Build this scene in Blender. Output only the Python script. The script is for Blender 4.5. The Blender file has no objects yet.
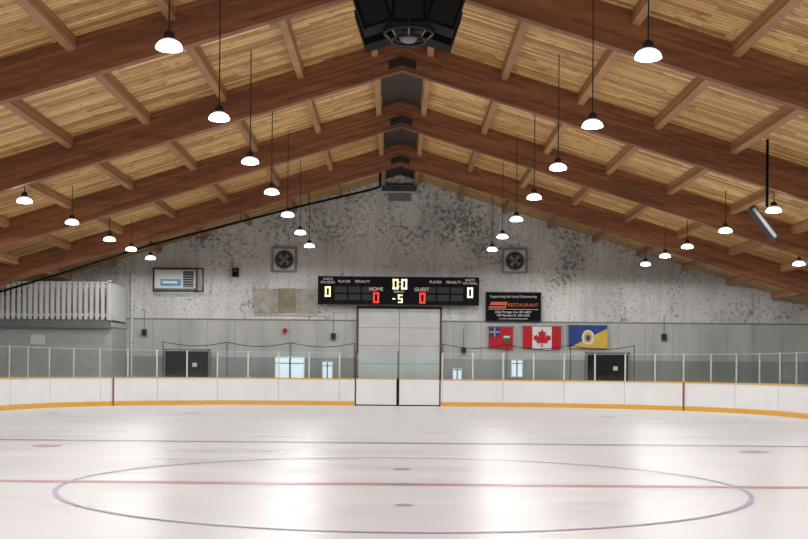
import bpy, math, random
from mathutils import Matrix, Vector
random.seed(7)
scn=bpy.context.scene
COL=scn.collection
scn.view_settings.view_transform='Standard'
try: scn.view_settings.look='None'
except Exception: pass

# ------------------------------------------------------------ materials
def srgb(r,g,b):
    f=lambda c:(c/255/12.92) if c/255<=0.04045 else ((c/255+0.055)/1.055)**2.4
    return (f(r),f(g),f(b),1)
def newmat(name):
    m=bpy.data.materials.new(name); m.use_nodes=True
    nt=m.node_tree; bs=nt.nodes['Principled BSDF']
    return m,nt,bs
class N:
    """small node graph helper"""
    def __init__(s,nt): s.nt=nt
    def node(s,t,**k):
        n=s.nt.nodes.new(t)
        for a,v in k.items(): setattr(n,a,v)
        return n
    def put(s,sock,v):
        if isinstance(v,bpy.types.NodeSocket): s.nt.links.new(v,sock)
        else: sock.default_value=v
    def math(s,op,a,b=0.0,clamp=False):
        n=s.node('ShaderNodeMath',operation=op); n.use_clamp=clamp
        s.put(n.inputs[0],a); s.put(n.inputs[1],b); return n.outputs[0]
    def coord(s):
        return s.node('ShaderNodeTexCoord').outputs['Object']
    def sep(s,v):
        n=s.node('ShaderNodeSeparateXYZ'); s.put(n.inputs[0],v); return n.outputs
    def comb(s,x,y,z):
        n=s.node('ShaderNodeCombineXYZ'); s.put(n.inputs[0],x); s.put(n.inputs[1],y); s.put(n.inputs[2],z); return n.outputs[0]
    def scale(s,v,sc):
        n=s.node('ShaderNodeMapping'); s.put(n.inputs[0],v); n.inputs['Scale'].default_value=sc; return n.outputs[0]
    def noise(s,v,sc,det=4,rough=.55):
        n=s.node('ShaderNodeTexNoise'); s.put(n.inputs['Vector'],v)
        n.inputs['Scale'].default_value=sc; n.inputs['Detail'].default_value=det; n.inputs['Roughness'].default_value=rough
        return n.outputs[0]
    def white(s,v):
        n=s.node('ShaderNodeTexWhiteNoise',noise_dimensions='3D'); s.put(n.inputs['Vector'],v); return n.outputs[0]
    def ramp(s,f,stops):
        n=s.node('ShaderNodeValToRGB'); s.put(n.inputs[0],f)
        e=n.color_ramp.elements
        while len(e)<len(stops): e.new(.5)
        for i,(p,c) in enumerate(stops):
            e[i].position=p; e[i].color=c if len(c)==4 else (*c,1)
        return n.outputs[0]
    def mix(s,f,a,b,mode='MIX'):
        n=s.node('ShaderNodeMix',data_type='RGBA',blend_type=mode)
        s.put(n.inputs[0],f); s.put(n.inputs[6],a); s.put(n.inputs[7],b); return n.outputs[2]
def simple(name,col,rough=.6,metal=0,var=.12,scale=4,emis=0,spec=.5):
    m,nt,bs=newmat(name); g=N(nt)
    v=g.noise(g.coord(),scale,3)
    dark=tuple(c*(1-var) for c in col[:3])+(1,); lite=tuple(min(1,c*(1+var)) for c in col[:3])+(1,)
    c=g.ramp(v,[(.3,dark),(.7,lite)])
    g.put(bs.inputs['Base Color'],c)
    bs.inputs['Roughness'].default_value=rough; bs.inputs['Metallic'].default_value=metal
    bs.inputs['Specular IOR Level'].default_value=spec
    if emis:
        g.put(bs.inputs['Emission Color'],col); bs.inputs['Emission Strength'].default_value=emis
    return m

SL=0.31
M={}
def mk_deck():
    m,nt,bs=newmat('deck_planks'); g=N(nt)
    x,y,z=g.sep(g.coord())
    idn=g.math('FLOOR',g.math('DIVIDE',y,.15))
    r1=g.white(g.comb(idn,3.1,0.0))
    seg=g.math('FLOOR',g.math('ADD',g.math('DIVIDE',x,3.2),g.math('MULTIPLY',r1,9.0)))
    r2=g.white(g.comb(idn,seg,1.7))
    grain=g.noise(g.scale(g.coord(),(.8,14,1)),1.5,5,.6)
    knots=g.noise(g.scale(g.coord(),(2.0,4,1)),1.6,3,.6)
    f=g.math('ADD',g.math('MULTIPLY',r2,.62),g.math('MULTIPLY',grain,.45))
    c=g.ramp(f,[(.08,srgb(128,86,44)),(.4,srgb(202,154,90)),(.72,srgb(234,192,124)),(.98,srgb(250,220,158))])
    k=g.ramp(knots,[(.57,(0,0,0,1)),(.67,(1,1,1,1))])
    c=g.mix(g.math('MULTIPLY',k,.6),c,srgb(112,70,38))
    fr=g.math('FRACT',g.math('DIVIDE',y,.15))
    gap=g.math('LESS_THAN',fr,.10)
    c=g.mix(g.math('MULTIPLY',gap,.8),c,srgb(62,38,20))
    big=g.noise(g.coord(),.35,3)
    c=g.mix(g.ramp(big,[(.44,(0,0,0,1)),(.7,(.35,.35,.35,1))]),c,srgb(140,96,54))
    g.put(bs.inputs['Base Color'],c); bs.inputs['Roughness'].default_value=.6
    return m
def mk_glulam(name,a,b,d):
    m,nt,bs=newmat(name); g=N(nt)
    x,y,z=g.sep(g.coord())
    h=g.math('ADD',z,g.math('MULTIPLY',g.math('ABSOLUTE',x),SL))
    lam=g.math('FLOOR',g.math('DIVIDE',h,.07))
    seg=g.math('FLOOR',g.math('ADD',g.math('DIVIDE',x,2.3),g.math('MULTIPLY',g.white(g.comb(lam,0.5,0.5)),7.0)))
    r=g.white(g.comb(lam,seg,0.3))
    n=g.noise(g.scale(g.coord(),(.5,.5,6)),1.2,5,.6)
    f=g.math('ADD',g.math('MULTIPLY',r,.3),g.math('MULTIPLY',n,.7))
    c=g.ramp(f,[(.2,a),(.5,b),(.8,d)])
    g.put(bs.inputs['Base Color'],c); bs.inputs['Roughness'].default_value=.55
    return m
def mk_wall():
    m,nt,bs=newmat('flaking_whitewash'); g=N(nt)
    co=g.coord(); x,y,z=g.sep(co)
    base=g.noise(g.scale(co,(1,1,.6)),.45,5,.6)
    c=g.ramp(base,[(.3,srgb(188,188,186)),(.5,srgb(214,214,212)),(.7,srgb(230,230,227))])
    streak=g.noise(g.scale(co,(3.2,1,.25)),1.3,4,.6)
    c=g.mix(g.ramp(streak,[(.5,(0,0,0,1)),(.75,(.45,.45,.45,1))]),c,srgb(152,152,149))
    sp=g.noise(co,5.2,9,.78)
    area=g.noise(co,.42,4)
    up=g.math('MULTIPLY',g.math('SUBTRACT',z,4.3),.02)
    t=g.math('ADD',g.math('ADD',sp,g.math('MULTIPLY',g.math('SUBTRACT',area,.5),.42)),g.math('MINIMUM',up,.06))
    mask=g.ramp(t,[(.562,(0,0,0,1)),(.65,(.85,.85,.85,1))])
    hi=g.math('GREATER_THAN',z,3.62)
    c1=g.mix(mask,c,srgb(100,98,94))
    fine=g.noise(co,11,4,.7)
    c1=g.mix(g.ramp(fine,[(.56,(0,0,0,1)),(.66,(.7,.7,.7,1))]),c1,srgb(84,80,76))
    lw=g.noise(g.scale(co,(1,1,.3)),.9,4)
    c2=g.ramp(lw,[(.3,srgb(170,173,170)),(.7,srgb(200,202,198))])
    sx=g.math('LESS_THAN',g.math('FRACT',g.math('DIVIDE',x,1.22)),.03)
    c2=g.mix(g.math('MULTIPLY',sx,.4),c2,srgb(115,118,115))
    c=g.mix(hi,c2,c1)
    wa=g.math('LESS_THAN',z,1.95)
    c=g.mix(wa,c,g.ramp(lw,[(.3,srgb(134,140,137)),(.7,srgb(164,168,163))]))
    ln=g.math('LESS_THAN',g.math('ABSOLUTE',g.math('SUBTRACT',z,3.62)),.035)
    c=g.mix(ln,c,srgb(130,130,128))
    g.put(bs.inputs['Base Color'],c); bs.inputs['Roughness'].default_value=.85
    return m
def mk_ice():
    m,nt,bs=newmat('resurfaced_ice'); g=N(nt)
    co=g.coord()
    a=g.noise(g.scale(co,(.25,1,1)),.5,5,.6)
    c=g.ramp(a,[(.3,(.73,.765,.82,1)),(.7,(.80,.835,.885,1))])
    g.put(bs.inputs['Base Color'],c)
    r=g.noise(g.scale(co,(.3,1.4,1)),.7,5,.6)
    rr=g.ramp(r,[(.3,(.26,.26,.26,1)),(.7,(.44,.44,.44,1))])
    g.put(bs.inputs['Roughness'],rr); bs.inputs['IOR'].default_value=1.31; bs.inputs['Specular IOR Level'].default_value=.35
    return m
def mk_glass():
    m=bpy.data.materials.new('rink_glass'); m.use_nodes=True; nt=m.node_tree; nt.nodes.clear(); g=N(nt)
    o=g.node('ShaderNodeOutputMaterial'); mx=g.node('ShaderNodeMixShader')
    t=g.node('ShaderNodeBsdfTransparent'); t.inputs[0].default_value=(.88,.94,.92,1)
    gl=g.node('ShaderNodeBsdfGlossy'); gl.inputs['Roughness'].default_value=.06
    fr=g.node('ShaderNodeFresnel'); fr.inputs[0].default_value=1.45
    sc=g.noise(g.coord(),1.5,3)
    f=g.math('ADD',fr.outputs[0],g.math('MULTIPLY',sc,.06))
    g.put(mx.inputs[0],f); nt.links.new(t.outputs[0],mx.inputs[1]); nt.links.new(gl.outputs[0],mx.inputs[2])
    nt.links.new(mx.outputs[0],o.inputs[0]); return m
M['deck']=mk_deck()
M['beam']=mk_glulam('glulam_beam',srgb(92,56,35),srgb(132,83,51),srgb(162,106,68))
M['purlin']=mk_glulam('sawn_purlin',srgb(134,94,60),srgb(168,124,82),srgb(192,146,100))
M['wall']=mk_wall(); M['ice']=mk_ice(); M['glass']=mk_glass()
M['ridge']=simple('ridge_dark',srgb(58,44,36))
M['conc']=simple('concrete_floor',srgb(120,120,118),.8)
M['side']=simple('side_wall_paint',srgb(170,170,168),.8)
M['board']=simple('white_board',srgb(230,231,232),.4,var=.03,scale=1)
M['yellow']=simple('yellow_kickplate',srgb(222,168,62),.45,var=.06)
M['cap']=simple('yellow_cap_rail',srgb(216,170,72),.45,var=.06)
M['seam']=simple('board_seam',srgb(186,184,180),.5)
M['doorseam']=simple('door_seam',srgb(150,150,148),.5)
M['redstripe']=simple('red_stripe',srgb(150,60,62),.5)
M['black']=simple('black_paint',srgb(10,10,12),.7,spec=.15)
M['dkgrey']=simple('dark_grey_metal',srgb(42,42,44),.6,spec=.3)
M['bracket']=simple('ridge_bracket_steel',srgb(50,42,38),.6,spec=.3)
M['grey']=simple('grey_metal',srgb(128,128,128),.45,metal=.3)
M['alu']=simple('aluminium_post',srgb(200,202,202),.4,metal=.2)
M['white']=simple('white_paint',srgb(212,214,214),.5,var=.04)
M['door']=simple('overhead_door_paint',srgb(206,208,206),.6,var=.08,scale=1.2)
M['jamb']=simple('door_jamb_red',srgb(96,54,50),.6)
M['offwhite']=simple('booth_paint',srgb(182,184,182),.7,var=.06)
M['red']=simple('flag_red',srgb(190,30,46),.8,var=.06)
M['flagwhite']=simple('flag_white',srgb(225,225,225),.8,var=.03)
M['flagblue']=simple('flag_blue',srgb(44,72,136),.8,var=.08)
M['flagyellow']=simple('flag_yellow',srgb(216,182,80),.8,var=.06)
M['green']=simple('flag_green',srgb(60,110,60),.8)
M['orange']=simple('sign_orange',srgb(206,96,50),.5,var=.06)
M['signblue']=simple('label_cyan',srgb(60,150,180),.5)
M['txt']=simple('white_lettering',srgb(225,225,225),.5,var=.02)
M['panelgrey']=simple('scoreboard_window',srgb(26,26,30),.6,spec=.2)
M['tan']=simple('weathered_plywood',srgb(150,138,118),.8,var=.25,scale=2)
M['stain']=simple('old_patch',srgb(168,164,154),.8,var=.25,scale=3)
M['ledw']=simple('led_white',(1,.88,.6,1),emis=1.1)
M['ledr']=simple('led_red',(1,.04,.02,1),emis=1.0)
M['glowpane']=simple('bluish_emissive',(.72,.86,1,1),.2,emis=.5)  # pale blue surface with its own emission
M['lens']=simple('lamp_refractor',(1,.99,.98,1),.3,emis=9)
M['lensup']=simple('lamp_refractor_upper',(.85,.85,.85,1),.3,emis=.9)
M['bluel']=simple('blue_line_under_ice',srgb(152,154,198),.4,var=.06,spec=.3)
M['redl']=simple('red_line_under_ice',srgb(196,146,160),.4,var=.06,spec=.3)
M['faint']=simple('faint_line_under_ice',srgb(204,196,210),.4,var=.03,spec=.3)
M['circ']=simple('circle_under_ice',srgb(174,172,210),.4,var=.05,spec=.3)

# ------------------------------------------------------------ mesh builder
class MB:
    def __init__(s): s.v=[];s.f=[];s.m=[];s.mats=[];s.sm=[]
    def mi(s,k):
        if k not in s.mats: s.mats.append(k)
        return s.mats.index(k)
    def raw(s,vs,fs,k,smooth=False):
        b=len(s.v); s.v+= [tuple(p) for p in vs]
        i=s.mi(k)
        for f in fs: s.f.append([b+j for j in f]); s.m.append(i); s.sm.append(smooth)
    def box(s,x0,x1,y0,y1,z0,z1,k,rot=None):
        vs=[(x,y,z) for x in(x0,x1) for y in(y0,y1) for z in(z0,z1)]
        if rot:
            c=Vector(((x0+x1)/2,(y0+y1)/2,(z0+z1)/2)); vs=[c+rot@(Vector(p)-c) for p in vs]
        s.raw(vs,[(0,1,3,2),(4,6,7,5),(0,4,5,1),(2,3,7,6),(0,2,6,4),(1,5,7,3)],k)
    def prism(s,pts,y0,y1,k):
        """pts: xz polygon, extruded in y"""
        n=len(pts); vs=[(x,y0,z) for x,z in pts]+[(x,y1,z) for x,z in pts]
        fs=[tuple(range(n)),tuple(range(2*n-1,n-1,-1))]+[(i,i+n,(i+1)%n+n,(i+1)%n) for i in range(n)]
        s.raw(vs,fs,k)
    def face(s,pts,k): s.raw(pts,[tuple(range(len(pts)))],k)
    def tube(s,p0,p1,r,k,n=10,r1=None,cap=True):
        p0=Vector(p0);p1=Vector(p1); d=(p1-p0).normalized(); r1=r if r1 is None else r1
        a=d.orthogonal().normalized(); b=d.cross(a)
        vs=[]
        for p,rr in((p0,r),(p1,r1)):
            for i in range(n):
                t=2*math.pi*i/n; vs.append(p+a*math.cos(t)*rr+b*math.sin(t)*rr)
        s.raw(vs,[(i,(i+1)%n,(i+1)%n+n,i+n) for i in range(n)],k,True)
        if cap: s.raw(vs[:n],[tuple(range(n))[::-1]],k); s.raw(vs[n:],[tuple(range(n))],k)
    def lathe(s,prof,c,k,n=24):
        vs=[]
        for r,z in prof:
            for i in range(n):
                t=2*math.pi*i/n; vs.append((c[0]+r*math.cos(t),c[1]+r*math.sin(t),c[2]+z))
        fs=[(j*n+i,j*n+(i+1)%n,(j+1)*n+(i+1)%n,(j+1)*n+i) for j in range(len(prof)-1) for i in range(n)]
        s.raw(vs,fs,k,True)
    def obj(s,name,parent=None,loc=(0,0,0),recalc=True):
        me=bpy.data.meshes.new(name); me.from_pydata(s.v,[],s.f); me.update()
        for k in s.mats: me.materials.append(M[k])
        me.polygons.foreach_set('material_index',s.m); me.polygons.foreach_set('use_smooth',s.sm)
        if recalc:
            import bmesh
            bm=bmesh.new(); bm.from_mesh(me); bmesh.ops.recalc_face_normals(bm,faces=bm.faces); bm.to_mesh(me); bm.free()
        o=bpy.data.objects.new(name,me); COL.objects.link(o); o.location=loc
        if parent: o.parent=parent
        return o
def empty(name,loc=(0,0,0)):
    e=bpy.data.objects.new(name,None); e.location=loc; e.empty_display_size=.2; COL.objects.link(e); return e
def text(parent,name,s,loc,size,k,align='CENTER',sx=1):
    cu=bpy.data.curves.new(name,'FONT'); cu.body=s; cu.size=size; cu.align_x=align; cu.align_y='CENTER'; cu.extrude=.004
    cu.materials.append(M[k]); o=bpy.data.objects.new(name,cu); COL.objects.link(o)
    o.location=loc; o.rotation_euler=(math.pi/2,0,0); o.scale=(sx,1,1)
    if parent: o.parent=parent
    return o

# ------------------------------------------------------------ building shell
HW=18.7; WY=50.0; BY=-18.5
ZB=9.28; BD=.85; ZD=ZB+BD
def zdeck(x): return ZD-SL*abs(x)
b=MB(); b.box(-HW-.3,HW+.3,BY,WY+.3,-.25,-.06,'conc'); b.obj('floor')
b=MB(); b.prism([(-HW,-.06),(HW,-.06),(HW,zdeck(HW)),(0,ZD),(-HW,zdeck(HW))],WY,WY+.3,'wall')
b.obj('wall_back')
for s,n in((-1,'wall_left'),(1,'wall_right')):
    b=MB(); x0,x1=sorted((s*HW,s*(HW+.3))); b.box(x0,x1,BY,WY+.3,-.06,zdeck(HW)+.05,'side'); b.obj(n)
b=MB()
for s in(-1,1):
    for xa,xb,k in((0,.62,'ridge'),(.62,HW+.3,'deck')):
        b.prism([(s*xa,zdeck(xa)),(s*xb,zdeck(xb)),(s*xb,zdeck(xb)+.15),(s*xa,zdeck(xa)+.15)],BY,WY+.3,k)
b.obj('ceiling')
beams=[49.8-6.8*i for i in range(11)]
for i,y in enumerate(beams):
    if i==0: continue
    b=MB(); h=BD; X=HW-.02
    b.prism([(-X,ZB-SL*X),(0,ZB),(X,ZB-SL*X),(X,ZD-SL*X-.005),(0,ZD-.005),(-X,ZD-SL*X-.005)],y-.11,y+.11,'beam')
    b.prism([(-.36,ZB-SL*.36+.12),(0,ZB+.12),(.36,ZB-SL*.36+.12),(.36,ZB+.36-SL*.36),(0,ZB+.36),(-.36,ZB+.36-SL*.36)],y-.125,y-.11,'bracket')
    b.obj('roof_beam')
px=[.72,2.65]+[4.65+2*i for i in range(7)]
b=MB()
for s in(-1,1):
    for x in px:
        for i in range(len(beams)-1):
            y1=beams[i]-.11 if i else WY-.01; y0=beams[i+1]+.11
            a0,a1=x-.08,x+.08
            b.prism([(s*a0,zdeck(a0)-.27),(s*a1,zdeck(a1)-.27),(s*a1,zdeck(a1)-.004),(s*a0,zdeck(a0)-.004)],y0,y1,'purlin')
b.obj('roof_purlins')
b=MB()
for x in(-12.5,-7.4,-2.45,2.0,6.9,11.2,15.6):
    b.box(x-.14,x+.14,WY-.04,WY,-.06,zdeck(x)-.1,'wall')
b.obj('trim_1')

# ------------------------------------------------------------ rink
CY=14.4; RX=13.0; RY=30.6; R=8.5
def loop(off=0.0,n=20):
    pts=[]
    r=R+off
    for (cx,cy,a0) in((RX-R,CY+RY-R,90),(RX-R,CY-RY+R,0),(-RX+R,CY-RY+R,-90),(-RX+R,CY+RY-R,-180)):
        for i in range(n+1):
            a=math.radians(a0-90*i/n)
            pts.append((cx+r*math.cos(a),cy+r*math.sin(a)))
    return pts
EY=CY+RY
b=MB(); pts=loop(.02); b.raw([(x,y,0) for x,y in pts]+[(x,y,-.05) for x,y in pts],
   [tuple(range(len(pts)))]+[(i,(i+1)%len(pts),(i+1)%len(pts)+len(pts),i+len(pts)) for i in range(len(pts))],'ice')
b.obj('ice_surface')
GL=2.75
b=MB(); z=.004
def strip(x0,x1,y,w,k): b.face([(x0,y-w/2,z),(x1,y-w/2,z),(x1,y+w/2,z),(x0,y+w/2,z)],k)
def ring(cx,cy,r,w,k,n=96,zz=.004):
    for i in range(n):
        a=2*math.pi*i/n; c=2*math.pi*(i+1)/n
        b.face([(cx+(r-w)*math.cos(a),cy+(r-w)*math.sin(a),zz),(cx+r*math.cos(a),cy+r*math.sin(a),zz),(cx+r*math.cos(c),cy+r*math.sin(c),zz),(cx+(r-w)*math.cos(c),cy+(r-w)*math.sin(c),zz)],k)
def disc(cx,cy,r,k,zz=.006,n=24): b.face([(cx+r*math.cos(2*math.pi*i/n),cy+r*math.sin(2*math.pi*i/n),zz) for i in range(n)],k)
strip(-12.95,12.95,CY,.28,'redl'); strip(-12.95,12.95,22.4,.36,'bluel'); strip(-12.95,12.95,6.4,.36,'bluel')
strip(-10.6,10.6,EY-GL,.06,'faint'); strip(-10.6,10.6,CY-RY+GL,.06,'faint')
ring(0,CY,4.3,.06,'circ',zz=.007)
disc(0,CY+2.2,.13,'circ'); disc(0,CY-2.2,.1,'circ')
for s in(-1,1):
    for yy in(20.8,8.0): disc(s*6.55,yy,.28,'redl')
    ring(s*6.7,36.2,4.4,.05,'faint',64); disc(s*6.7,36.2,.3,'faint')
disc(0,CY,.14,'bluel',.008)
b.obj('ice_markings',recalc=False)

GX0,GX1=-1.75,1.70
def dense(off,g=0):
    p=loop(off,16)
    p=[(GX1+g,EY+off)]+p+[(GX0-g,EY+off)]
    return p
def shell(b,o0,o1,z0,z1,k):
    a=dense(o0); c=dense(o1); n=len(a)
    vs=[(x,y,z0) for x,y in a]+[(x,y,z1) for x,y in a]+[(x,y,z0) for x,y in c]+[(x,y,z1) for x,y in c]
    fs=[]
    for i in range(n-1):
        fs+=[(i,i+1,i+1+n,i+n),(2*n+i,3*n+i,3*n+i+1,2*n+i+1),(n+i,n+i+1,3*n+i+1,3*n+i),(i,2*n+i,2*n+i+1,i+1)]
    fs+=[(0,n,3*n,2*n),(n-1,3*n-1,4*n-1,2*n-1)]
    b.raw(vs,fs,k)
boards=empty('dasher_boards')
b=MB(); shell(b,0.02,.12,0,1.04,'board'); b.obj('panels',boards)
b=MB(); shell(b,0.0,.02,0,.17,'yellow'); b.obj('kickplate',boards)
b=MB(); shell(b,-.01,.16,1.045,1.09,'cap'); b.obj('cap_rail',boards)
def stations(step):
    p=dense(.08,.06); out=[]; acc=0; nxt=0
    for i in range(len(p)-1):
        a=Vector(p[i]);c=Vector(p[i+1]); L=(c-a).length
        if L<1e-6: continue
        d=(c-a)/L
        while nxt<=acc+L: out.append((a+d*(nxt-acc),d)); nxt+=step
        acc+=L
    return out
b=MB()
for p,d in stations(2.44):
    nrm=Vector((d.y,-d.x)); inn=p+nrm*0.062
    if (Vector((0,CY))-p).dot(nrm)<0: inn=p-nrm*.062
    q0=inn-d*.012; q1=inn+d*.012
    b.face([(q0.x,q0.y,.19),(q1.x,q1.y,.19),(q1.x,q1.y,1.04),(q0.x,q0.y,1.04)],'seam')
b.obj('seams',boards)
b=MB()
for s in(-1,1):
    for yy in(EY-GL,CY-RY+GL):
        cyy=EY-R if yy>CY else CY-RY+R
        for r0 in(R-.02,):
            dy=abs(yy-cyy); xx=(RX-R)+math.sqrt(r0*r0-dy*dy)
            t=Vector((-dy/r0*(1 if yy>CY else -1),(xx-(RX-R))/r0))
            c=Vector((xx,yy)); q0=c-t*.035; q1=c+t*.035
            b.face([(s*q0.x,q0.y,.0),(s*q1.x,q1.y,.0),(s*q1.x,q1.y,1.09),(s*q0.x,q0.y,1.09)],'redstripe')
b.obj('goal_line_stripes',boards)
glass=empty('rink_glass_barrier')
b=MB(); bp=MB(); st=stations(1.22); GT=2.12
for i,(p,d) in enumerate(st):
    bp.box(p.x-.028,p.x+.028,p.y-.022,p.y+.022,1.09,GT+.03,'alu')
    if i<len(st)-1:
        q=st[i+1][0]; b.face([(p.x,p.y,1.09),(q.x,q.y,1.09),(q.x,q.y,GT),(p.x,p.y,GT)],'glass')
        bp.tube((p.x,p.y,GT),(q.x,q.y,GT),.008,'alu',4,cap=False)
b.obj('panes',glass,recalc=False); bp.obj('posts',glass)
b=MB()
for x0,x1 in((GX0+.02,-.04),(0.0,GX1-.02)):
    b.box(x0,x1,EY+.01,EY+.11,.03,1.06,'board')
    for a,c,e,f in((x0,x0+.035,.0,1.09),(x1-.035,x1,.0,1.09)): b.box(a,c,EY-.005,EY+.125,e,f,'black')
    b.box(x0,x1,EY-.005,EY+.125,0.0,.045,'black'); b.box(x0,x1,EY-.005,EY+.125,1.055,1.095,'cap')
b.box(GX0+.02,GX0+.06,EY+.03,EY+.09,1.09,2.2,'dkgrey'); b.box(GX1-.06,GX1-.02,EY+.03,EY+.09,1.09,2.2,'dkgrey')
b.box(-.04,0.0,EY+.03,EY+.09,0,2.2,'dkgrey')
b.box(GX0+.06,-.04,EY+.055,EY+.065,1.1,2.12,'glass'); b.box(0,GX1-.06,EY+.055,EY+.065,1.1,2.12,'glass')
b.obj('rink_gate')
b=MB()
for s in(-1,1):
    prev=None
    for i in range(61):
        x=1.78+ (9.5-1.78)*i/60; u=((x-1.78)%2.573)/2.573
        zz=2.5-.16*math.sin(math.pi*u)
        p=(s*x,45.25,zz)
        if prev: b.tube(prev,p,.014,'black',5,cap=False)
        prev=p
    for k in range(4): b.tube((s*(1.78+2.573*k),45.25,-.06),(s*(1.78+2.573*k),45.25,2.52),.016,'dkgrey',6)
b.obj('netting_cable')

# ------------------------------------------------------------ overhead door
WF=WY-.045
b=MB()
b.box(-1.78,1.83,WF-.10,WF-.02,-.06,4.15,'door')
b.box(-1.87,-1.78,WF-.14,WF,-.06,4.22,'jamb'); b.box(1.83,1.92,WF-.14,WF,-.06,4.22,'jamb')
b.box(-1.87,1.92,WF-.14,WF,4.15,4.24,'dkgrey')
b.box(.02,.05,WF-.12,WF-.10,-.06,4.15,'grey')
for z in(.9,1.7,2.5,3.3): b.box(-1.78,1.83,WF-.106,WF-.10,z,z+.025,'doorseam')
b.obj('door_1')
def pdoor(n,x0,x1,zt,k='dkgrey'):
    b=MB(); b.box(x0,x1,WF-.08,WF-.02,-.06,zt,k)
    b.box(x0-.07,x0,WF-.12,WF,-.06,zt+.07,'grey'); b.box(x1,x1+.07,WF-.12,WF,-.06,zt+.07,'grey'); b.box(x0-.07,x1+.07,WF-.12,WF,zt,zt+.07,'grey')
    m=(x0+x1)/2; b.box(m-.015,m+.015,WF-.09,WF-.08,-.06,zt,'black')
    b.box(x0+.1,m-.1,WF-.13,WF-.08,.95,1.0,'alu'); b.box(m+.1,x1-.1,WF-.13,WF-.08,.95,1.0,'alu')
    b.box(m+.25,m+.45,WF-.09,WF-.08,1.5,1.68,'txt')
    b.obj(n)
pdoor('door_2',-10.35,-8.45,2.22); pdoor('door_3',8.4,10.2,2.24,'black')
def bright_pane(n,x0,x1,z0,z1):  # framed bright panel on the wall, filled with a bluish-white emissive colour
    b=MB(); b.box(x0,x1,WF-.04,WF-.01,z0,z1,'glowpane')
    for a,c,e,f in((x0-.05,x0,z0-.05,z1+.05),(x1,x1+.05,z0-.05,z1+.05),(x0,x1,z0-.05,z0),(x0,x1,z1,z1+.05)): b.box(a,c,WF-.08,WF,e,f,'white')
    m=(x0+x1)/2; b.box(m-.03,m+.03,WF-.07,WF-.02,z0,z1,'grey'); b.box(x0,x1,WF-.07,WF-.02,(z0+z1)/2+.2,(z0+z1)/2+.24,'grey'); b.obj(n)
bright_pane('bright_pane_1',-5.45,-4.2,1.0,1.95); bright_pane('bright_pane_2',-3.35,-2.95,1.0,1.75)
bright_pane('bright_pane_3',2.45,2.8,1.0,1.5); bright_pane('bright_pane_4',5.05,5.5,1.2,1.9)

# ------------------------------------------------------------ scoreboard
sb=empty('scoreboard')
FY=49.25
b=MB(); b.box(-3.56,3.52,FY,FY+.3,4.3,5.53,'black')
b.box(-1.0,.95,FY-.04,FY,4.3,5.53,'black')
for x in(-3.0,-1.2,1.2,3.0): b.box(x-.05,x+.05,FY+.3,WF,5.3,5.4,'grey')
for x0,x1,z0,z1 in((-3.56,3.52,5.50,5.53),(-3.56,3.52,4.27,4.31)): b.box(x0,x1,FY-.05,FY,z0,z1,'dkgrey')
for s in(-1,1):
    for c in(2.55,1.95,1.35):
        for z in(4.48,4.82): b.box(s*c-.26,s*c+.26,FY-.012,FY,z,z+.26,'dkgrey')
seg={'0':'abcdef','5':'afgcd','1':'bc','-':'g'}
def digit(ch,cx,cz,h,k):
    w=h*.55; t=h*.15; y0,y1=FY-.065,FY-.045
    for q in seg[ch]:
        if q=='a': b.box(cx-w/2,cx+w/2,y0,y1,cz+h/2-t,cz+h/2,k)
        if q=='d': b.box(cx-w/2,cx+w/2,y0,y1,cz-h/2,cz-h/2+t,k)
        if q=='g': b.box(cx-w/2,cx+w/2,y0,y1,cz-t/2,cz+t/2,k)
        if q=='b': b.box(cx+w/2-t,cx+w/2,y0,y1,cz,cz+h/2,k)
        if q=='c': b.box(cx+w/2-t,cx+w/2,y0,y1,cz-h/2,cz,k)
        if q=='f': b.box(cx-w/2,cx-w/2+t,y0,y1,cz,cz+h/2,k)
        if q=='e': b.box(cx-w/2,cx-w/2+t,y0,y1,cz-h/2,cz,k)
digit('0',-.15,5.2,.44,'ledw'); digit('0',.23,5.2,.44,'ledw')
b.box(.025,.055,FY-.065,FY-.045,5.08,5.13,'ledw'); b.box(.025,.055,FY-.065,FY-.045,5.26,5.31,'ledw')
digit('0',-1.0,4.6,.46,'ledr'); digit('0',1.03,4.6,.46,'ledr')
digit('5',0.06,4.56,.36,'ledw'); b.box(-.28,-.16,FY-.065,FY-.045,4.53,4.58,'ledw')
digit('0',-3.12,4.85,.44,'ledw'); digit('0',3.12,4.85,.44,'ledw')
b.obj('cabinet',sb)
for s,nm in((-1,'HOME'),(1,'GUEST')):
    text(sb,'label',nm,(s*1.0,FY-.05,4.97),.22,'txt')
    for k,w in((2.4,'PLAYER'),(1.6,'PENALTY')) if s<0 else ((1.6,'PLAYER'),(2.4,'PENALTY')):
        text(sb,'label',w,(s*k,FY-.02,5.3),.16,'txt')
    text(sb,'label','SHOTS\nON GOAL',(s*3.12,FY-.02,5.33),.14,'txt')
text(sb,'label','PERIOD',(0,FY-.05,4.86),.13,'txt')

# ------------------------------------------------------------ sponsor sign
sg=empty('sponsor_sign'); SY=49.82
b=MB(); b.box(3.88,6.29,SY,SY+.06,3.66,4.91,'black')
for a,c,e,f in((3.85,6.32,4.9,4.94),(3.85,6.32,3.63,3.67),(3.85,3.89,3.63,4.94),(6.28,6.32,3.63,4.94)): b.box(a,c,SY-.02,SY+.06,e,f,'dkgrey')
b.prism([(3.98,4.22),(4.75,4.22),(4.82,4.5),(4.1,4.5)],SY-.02,SY,'orange')
b.prism([(4.02,4.3),(4.72,4.3),(4.74,4.35),(4.04,4.35)],SY-.025,SY-.02,'black')
b.box(3.98,6.2,SY-.012,SY,4.165,4.18,'txt')
b.obj('panel',sg)
text(sg,'headline','Supporting the Local Community',(5.08,SY-.02,4.74),.155,'txt')
text(sg,'banner','RESTAURANT',(5.52,SY-.02,4.36),.22,'orange')
text(sg,'address','2636 Portage Ave. 831-6837',(5.08,SY-.02,4.05),.14,'txt')
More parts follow.
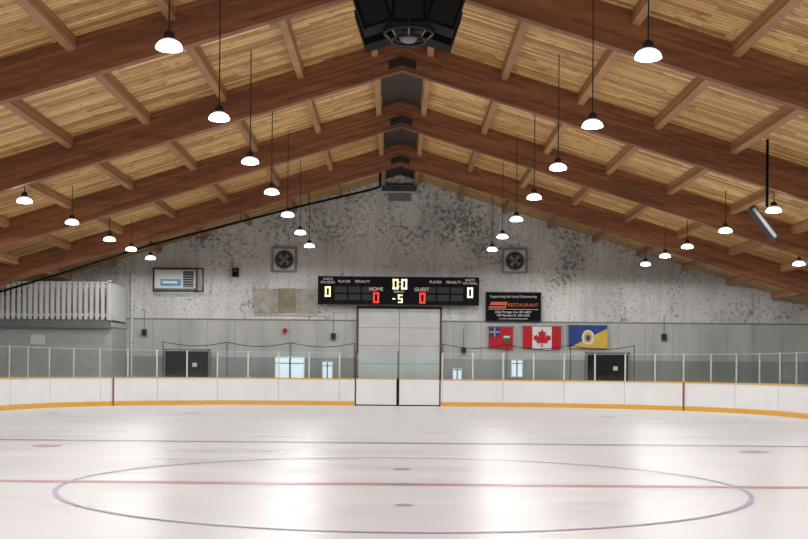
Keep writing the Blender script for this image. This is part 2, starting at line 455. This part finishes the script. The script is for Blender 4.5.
text(sg,'address','700 Pembina N. 284-5555',(5.08,SY-.02,3.9),.14,'txt')
text(sg,'address','Locally owned and operated',(5.08,SY-.02,3.76),.11,'txt')

# ------------------------------------------------------------ flags
def leaf(cx,cz,h):
    hp=[(0,1),(.13,.76),(.26,.83),(.21,.44),(.38,.62),(.42,.53),(.6,.57),(.54,.40),(.63,.35),(.33,.12),(.36,.02),(.03,.07),(.03,-.2)]
    p=hp+[(-x,z) for x,z in hp[::-1] if x>0]
    return [(cx+x*h,cz+(z-.4)*h) for x,z in p]
def rod(b,x0,x1,z):
    b.tube((x0-.05,49.82,z),(x1+.05,49.82,z),.018,'grey')
    for x in(x0,x1): b.box(x-.02,x+.02,49.82,49.995,z-.02,z+.02,'grey')
F0=49.84
def cloth(b,x0,x1,z0,z1,k,y=F0,n=16,ph=0):
    for i in range(n):
        a=x0+(x1-x0)*i/n;c=x0+(x1-x0)*(i+1)/n
        ya=y+.025*math.sin(a*9+ph); yc=y+.025*math.sin(c*9+ph)
        b.face([(a,ya,z0-.02*math.sin(a*4)),(c,yc,z0-.02*math.sin(c*4)),(c,yc,z1),(a,ya,z1)],k)
b=MB(); cloth(b,4.0,5.08,2.42,3.38,'red'); cloth(b,4.02,4.5,2.95,3.36,'flagblue',F0-.03)
b.box(4.02,4.5,F0-.07,F0-.065,3.13,3.18,'flagwhite'); b.box(4.235,4.285,F0-.07,F0-.065,2.95,3.36,'flagwhite')
b.box(4.02,4.5,F0-.075,F0-.07,3.143,3.167,'red'); b.box(4.25,4.27,F0-.075,F0-.07,2.95,3.36,'red')
b.prism([(4.66,2.98),(4.94,2.98),(4.94,2.8),(4.8,2.62),(4.66,2.8)],F0-.06,F0-.05,'green'); b.box(4.66,4.94,F0-.065,F0-.06,2.9,2.99,'flagwhite')
rod(b,4.0,5.08,3.4); b.obj('provincial_flag',recalc=False)
b=MB(); x0,x1=5.52,7.22; q=(x1-x0)/4
cloth(b,x0,x0+q,2.42,3.42,'red'); cloth(b,x0+q,x1-q,2.42,3.42,'flagwhite'); cloth(b,x1-q,x1,2.42,3.42,'red')
lp=leaf((x0+x1)/2,2.92,.66); b.face([(x,F0-.035,z) for x,z in lp],'red'); rod(b,x0,x1,3.44); b.obj('canadian_flag',recalc=False)
b=MB(); x0,x1=7.55,9.27; z0,z1=2.48,3.48
cloth(b,x0,x1,z0,z1,'flagblue')
b.face([(x0,F0-.04,z0),(x1,F0-.04,z0),(x1,F0-.04,z1-.12)],'flagyellow')
b.face([(8.41+.28*math.cos(i*.3927),F0-.05,2.96+.33*math.sin(i*.3927)) for i in range(16)],'flagwhite')
b.face([(8.41+.2*math.cos(i*.3927),F0-.055,2.96+.25*math.sin(i*.3927)) for i in range(16)],'flagyellow')
b.face([(8.41+.1*math.cos(i*.3927),F0-.06,2.93+.14*math.sin(i*.3927)) for i in range(16)],'flagblue')
rod(b,x0,x1,3.5); b.obj('city_flag',recalc=False)

# ------------------------------------------------------------ exhaust fans
for cx,cz in((-5.11,6.3),(5.14,6.33)):
    b=MB(); r=.56
    b.box(-r,r,-.02,.1,-r,-r+.09,'grey'); b.box(-r,r,-.02,.1,r-.09,r,'grey'); b.box(-r,-r+.09,-.02,.1,-r+.09,r-.09,'grey'); b.box(r-.09,r,-.02,.1,-r+.09,r-.09,'grey')
    b.box(-r+.09,r-.09,.06,.1,-r+.09,r-.09,'white')
    n=28
    for i in range(n):
        a=2*math.pi*i/n;c=2*math.pi*(i+1)/n
        for r0,r1,k,y in((.33,.42,'dkgrey',0),(0.0,.33,'black',.03)):
            b.face([(r0*math.cos(a),y,r0*math.sin(a)),(r1*math.cos(a),y,r1*math.sin(a)),(r1*math.cos(c),y,r1*math.sin(c)),(r0*math.cos(c),y,r0*math.sin(c))],k)
    for i in range(4):
        a=math.pi/2*i+.5
        b.face([(.06*math.cos(a),.02,.06*math.sin(a)),(.3*math.cos(a),.0,.3*math.sin(a)),(.3*math.cos(a+.7),.02,.3*math.sin(a+.7)),(.06*math.cos(a+1.2),.02,.06*math.sin(a+1.2))],'grey')
    b.tube((0,-.03,0),(0,.05,0),.08,'grey')
    for rr in(.15,.25,.36):
        for i in range(24):
            a=2*math.pi*i/24;c=2*math.pi*(i+1)/24
            b.tube((rr*math.cos(a),-.03,rr*math.sin(a)),(rr*math.cos(c),-.03,rr*math.sin(c)),.006,'alu',5,cap=False)
    b.obj('exhaust_fan',loc=(cx,49.85,cz),recalc=False)

# ------------------------------------------------------------ air handling unit, patches, bits
b=MB()
b.box(-10.75,-8.95,49.4,49.9,4.95,5.75,'white')
b.box(-10.5,-9.6,49.38,49.4,5.05,5.35,'signblue'); b.box(-10.4,-9.75,49.37,49.38,5.16,5.26,'txt')
b.box(-9.5,-9.05,49.37,49.4,5.0,5.7,'dkgrey')
for i in range(6): b.box(-9.5,-9.05,49.36,49.37,5.04+.11*i,5.08+.11*i,'grey')
for x in(-10.8,-8.9,-8.62): b.box(x-.03,x+.03,49.32,49.38,4.8,5.85,'dkgrey')
for z in(4.82,5.82): b.box(-10.83,-8.59,49.32,49.38,z-.03,z+.03,'dkgrey')
for x in(-10.7,-9.0): b.box(x-.03,x+.03,49.38,49.95,4.82,4.88,'dkgrey')
b.obj('air_handling_unit')
b=MB(); b.box(-6.45,-5.4,49.92,49.95,3.9,5.0,'stain'); b.box(-5.35,-4.6,49.91,49.95,3.95,5.02,'tan'); b.box(-4.55,-3.62,49.92,49.95,3.85,5.0,'stain')
b.box(-6.45,-3.62,49.90,49.95,3.82,3.88,'seam')
b.obj('plywood_patch')
b=MB(); b.tube((0,0,0),(0,.1,0),.1,'red',18); b.tube((0,-.03,0),(0,0,0),.04,'dkgrey',12); b.box(-.04,.04,.02,.1,-.16,-.08,'red')
b.obj('fire_alarm_bell',loc=(-5.05,49.85,3.15))
b=MB(); b.box(-.14,.14,0,.2,-.2,.2,'dkgrey'); b.box(-.1,.1,-.015,0,-.16,.16,'black'); b.box(-.03,.03,.2,.29,-.03,.03,'grey'); b.tube((0,-.02,.07),(0,0,.07),.05,'grey')
b.obj('loudspeaker',loc=(-7.25,49.66,5.7))
for x,z in((-2.9,2.9),(2.9,2.3),(-11.3,3.0),(11.8,3.0)):
    b=MB(); b.box(-.12,.12,0,.1,-.16,.16,'grey'); b.box(-.1,.1,-.01,0,-.14,.14,'dkgrey'); b.tube((0,.05,.16),(0,.05,1.0),.015,'grey'); b.obj('electrical_box',loc=(x,49.84,z))
b=MB(); b.box(-.78,.75,49.86,49.95,9.38,9.72,'dkgrey')
for i in range(3): b.box(-.74,.71,49.84,49.86,9.41+.1*i,9.44+.1*i,'grey')
b.box(-.78,.75,49.84,49.95,9.30,9.37,'alu')
b.box(-.5,.5,49.88,49.95,8.95,9.26,'grey'); b.obj('gable_vent')
b=MB()
pp=[(-.76,8.95),(-.76,8.42),(-1.1,8.3),(-3.5,7.72),(-6.07,7.04),(-9.5,6.12),(-12.9,5.0),(-15.5,4.2)]
GY=42.72
for a,c in zip(pp[:-1],pp[1:]): b.tube((a[0],GY,a[1]),(c[0],GY,c[1]),.045,'black')
for x,zz in((-3.5,7.72),(-6.07,7.04),(-9.5,6.12),(-12.9,5.0)): b.tube((x,GY,zz),(x,GY,ZB-SL*abs(x)+.1),.012,'dkgrey')
b.obj('gas_pipe')
b=MB(); b.tube((-11.85,49.82,-.06),(-11.85,49.82,5.6),.05,'white')
for z in(1,2.5,4,5.3): b.box(-11.93,-11.77,49.8,49.95,z,z+.04,'grey')
b.obj('drain_pipe')

# ------------------------------------------------------------ left mezzanine
mz=empty('spectator_mezzanine')
b=MB(); X0,X1=-HW+.02,-12.1
b.box(X0,X1,47.2,WF,3.15,3.35,'offwhite'); b.box(X0,X1-.05,47.6,WF,-.05,3.15,'offwhite')
b.box(X0,X1,47.14,47.2,3.1,3.42,'grey')
b.box(-15.6,-15.0,47.57,47.6,2.4,2.8,'txt')
b.obj('deck',mz)
b=MB(); x=X0+.05
while x<X1:
    b.box(x,x+.14,47.16,47.2,3.45,4.98,'white'); x+=.235
y=47.3
while y<WY-.2:
    b.box(X1-.04,X1,y,y+.14,3.45,4.98,'white'); y+=.235
for z in(3.6,4.8): b.box(X0,X1,47.2,47.26,z,z+.1,'white'); b.box(X1-.1,X1-.04,47.2,WF,z,z+.1,'white')
b.box(X1-.12,X1,47.14,47.26,3.35,5.1,'white'); b.box(X0,X1,47.14,47.26,4.98,5.03,'white')
b.obj('picket_railing',mz)

# ------------------------------------------------------------ centre-hung speaker cluster
cl=empty('hanging_speaker_cluster')
b=MB(); cx,cy=.07,20.0; zb=7.25
b.box(cx-.75,cx+.75,cy-.6,cy+.6,zb+.75,zb+1.5,'black')
for s in(-1,1):
    rr=Matrix.Rotation(s*.32,3,'Y')
    b.box(cx+s*.62-.27,cx+s*.62+.27,cy-.75,cy-.25,zb+.12,zb+.78,'black',rr)
    b.box(cx+s*.62-.21,cx+s*.62+.21,cy-.765,cy-.75,zb+.18,zb+.72,'panelgrey',rr)
    b.box(cx+s*.62-.27,cx+s*.62+.27,cy+.2,cy+.7,zb+.12,zb+.78,'black',rr)
b.box(cx-.3,cx+.3,cy-.7,cy-.2,zb+.2,zb+.8,'black')
b.box(cx-.24,cx+.24,cy-.715,cy-.7,zb+.26,zb+.74,'panelgrey')
n=24
for rz,zz in((.42,zb+.12),(.3,zb),):
    for i in range(n):
        a=2*math.pi*i/n;c=2*math.pi*(i+1)/n
        b.tube((cx+rz*math.cos(a),cy-.3+rz*math.sin(a),zz),(cx+rz*math.cos(c),cy-.3+rz*math.sin(c),zz),.03,'dkgrey',6,cap=False)
for i in range(8):
    a=2*math.pi*i/8; b.tube((cx+.3*math.cos(a),cy-.3+.3*math.sin(a),zb),(cx+.42*math.cos(a),cy-.3+.42*math.sin(a),zb+.12),.018,'grey',6)
    b.tube((cx+.42*math.cos(a),cy-.3+.42*math.sin(a),zb+.12),(cx+.6*math.cos(a),cy-.1+.5*math.sin(a),zb+.8),.018,'dkgrey',6)
b.lathe([(.0,0),(.1,.01),(.16,.06),(.17,.14),(.1,.2),(0,.2)],(cx,cy-.3,zb-.04),'grey',18)
for sx in(-1,1):
    for sy in(-1,1):
        b.tube((cx+sx*.7,cy+sy*.55,zb+1.5),(cx+sx*.7,cy+sy*.55,zdeck(.8)-.03),.03,'dkgrey',8)
    b.tube((cx+sx*.88,cy-.5,zb+.6),(cx+sx*.88,cy-.5,zb+1.6),.035,'dkgrey',8)
    for i in range(4):
        b.tube((cx+sx*.88,cy-.5,zb+.6+.25*i),(cx+sx*.72,cy-.5,zb+.8+.22*i),.018,'grey',6)
b.obj('cabinets_and_frame',cl)

# ------------------------------------------------------------ radiant heater right
b=MB(); hx,hy=9.12,28.0
b.tube((hx,hy,zdeck(hx)-.02),(hx,hy,5.6),.035,'black')
rr=Matrix.Rotation(math.radians(52),3,'Y')
b.box(hx-.6,hx+.4,hy-.12,hy+.12,5.12,5.28,'dkgrey',rr)
b.box(hx-.55,hx+.35,hy-.135,hy-.12,5.16,5.24,'grey',rr)
b.obj('infrared_heater')

# ------------------------------------------------------------ lamps
b=MB()
b.lathe([(0,.27),(.05,.27),(.055,.25),(.085,.23),(.09,.14),(.06,.12)],(0,0,0),'dkgrey')
b.lathe([(.09,.14),(.13,.12),(.165,.085)],(0,0,0),'lensup')
b.lathe([(.165,.085),(.195,.04),(.205,.0),(.185,-.012),(.1,-.028),(0,-.032)],(0,0,0),'lens')
for i in range(16):
    a=2*math.pi*i/16; b.tube((.095*math.cos(a),.095*math.sin(a),.14),(.207*math.cos(a),.207*math.sin(a),.002),.004,'alu',4,cap=False)
lm=b.obj('pendant_lamp_src'); lamp_mesh=lm.data; bpy.data.objects.remove(lm)
rb=MB(); rb.tube((0,0,0),(0,0,1),.012,'dkgrey',8); ro=rb.obj('rod_src'); rod_mesh=ro.data; bpy.data.objects.remove(ro)
LP=225
def lamp(x,y,z,p=LP):
    o=bpy.data.objects.new('pendant_lamp',lamp_mesh); o.location=(x,y,z); COL.objects.link(o)
    r=bpy.data.objects.new('rod',rod_mesh); COL.objects.link(r); r.parent=o; r.location=(0,0,.27); r.scale=(1,1,zdeck(x)-z-.28)
    L=bpy.data.lights.new('bulb','SPOT'); L.energy=p; L.shadow_soft_size=.16; L.color=(1,.98,.97); L.spot_size=math.radians(180); L.spot_blend=.12
    l=bpy.data.objects.new('bulb',L); COL.objects.link(l); l.parent=o; l.location=(0,0,-.1)
ys=[44.8,40.5,35.8,31.2,26.6,21.95,17.1,12.4,7.7,3.0,-1.7,-6.4,-11.1]
for y in ys:
    lamp(-3.6,y,6.33); lamp(3.70,y,6.25)
for y in[45.4,42.1,38.9,34.4,30,25.6,21,16.4,11.8,7.2,2.6,-2,-6.6,-11.2]:
    lamp(-10.07,y,5.85); lamp(9.96,y,5.77)
lamp(13.8,38.8,5.2,120)

# ------------------------------------------------------------ world, camera
w=bpy.data.worlds.new('World'); scn.world=w; w.use_nodes=True
w.node_tree.nodes['Background'].inputs[0].default_value=(.85,.92,1,1); w.node_tree.nodes['Background'].inputs[1].default_value=1.4
cam=bpy.data.cameras.new('camera'); co=bpy.data.objects.new('camera',cam); COL.objects.link(co)
cam.sensor_width=36; cam.lens=50; cam.shift_x=8/808; cam.shift_y=99.5/808; cam.clip_end=300
co.matrix_world=Matrix.Translation((-.1,0,1.48))@Matrix.Rotation(math.pi/2,4,'X')@Matrix.Rotation(math.radians(.5),4,'Z')
scn.camera=co
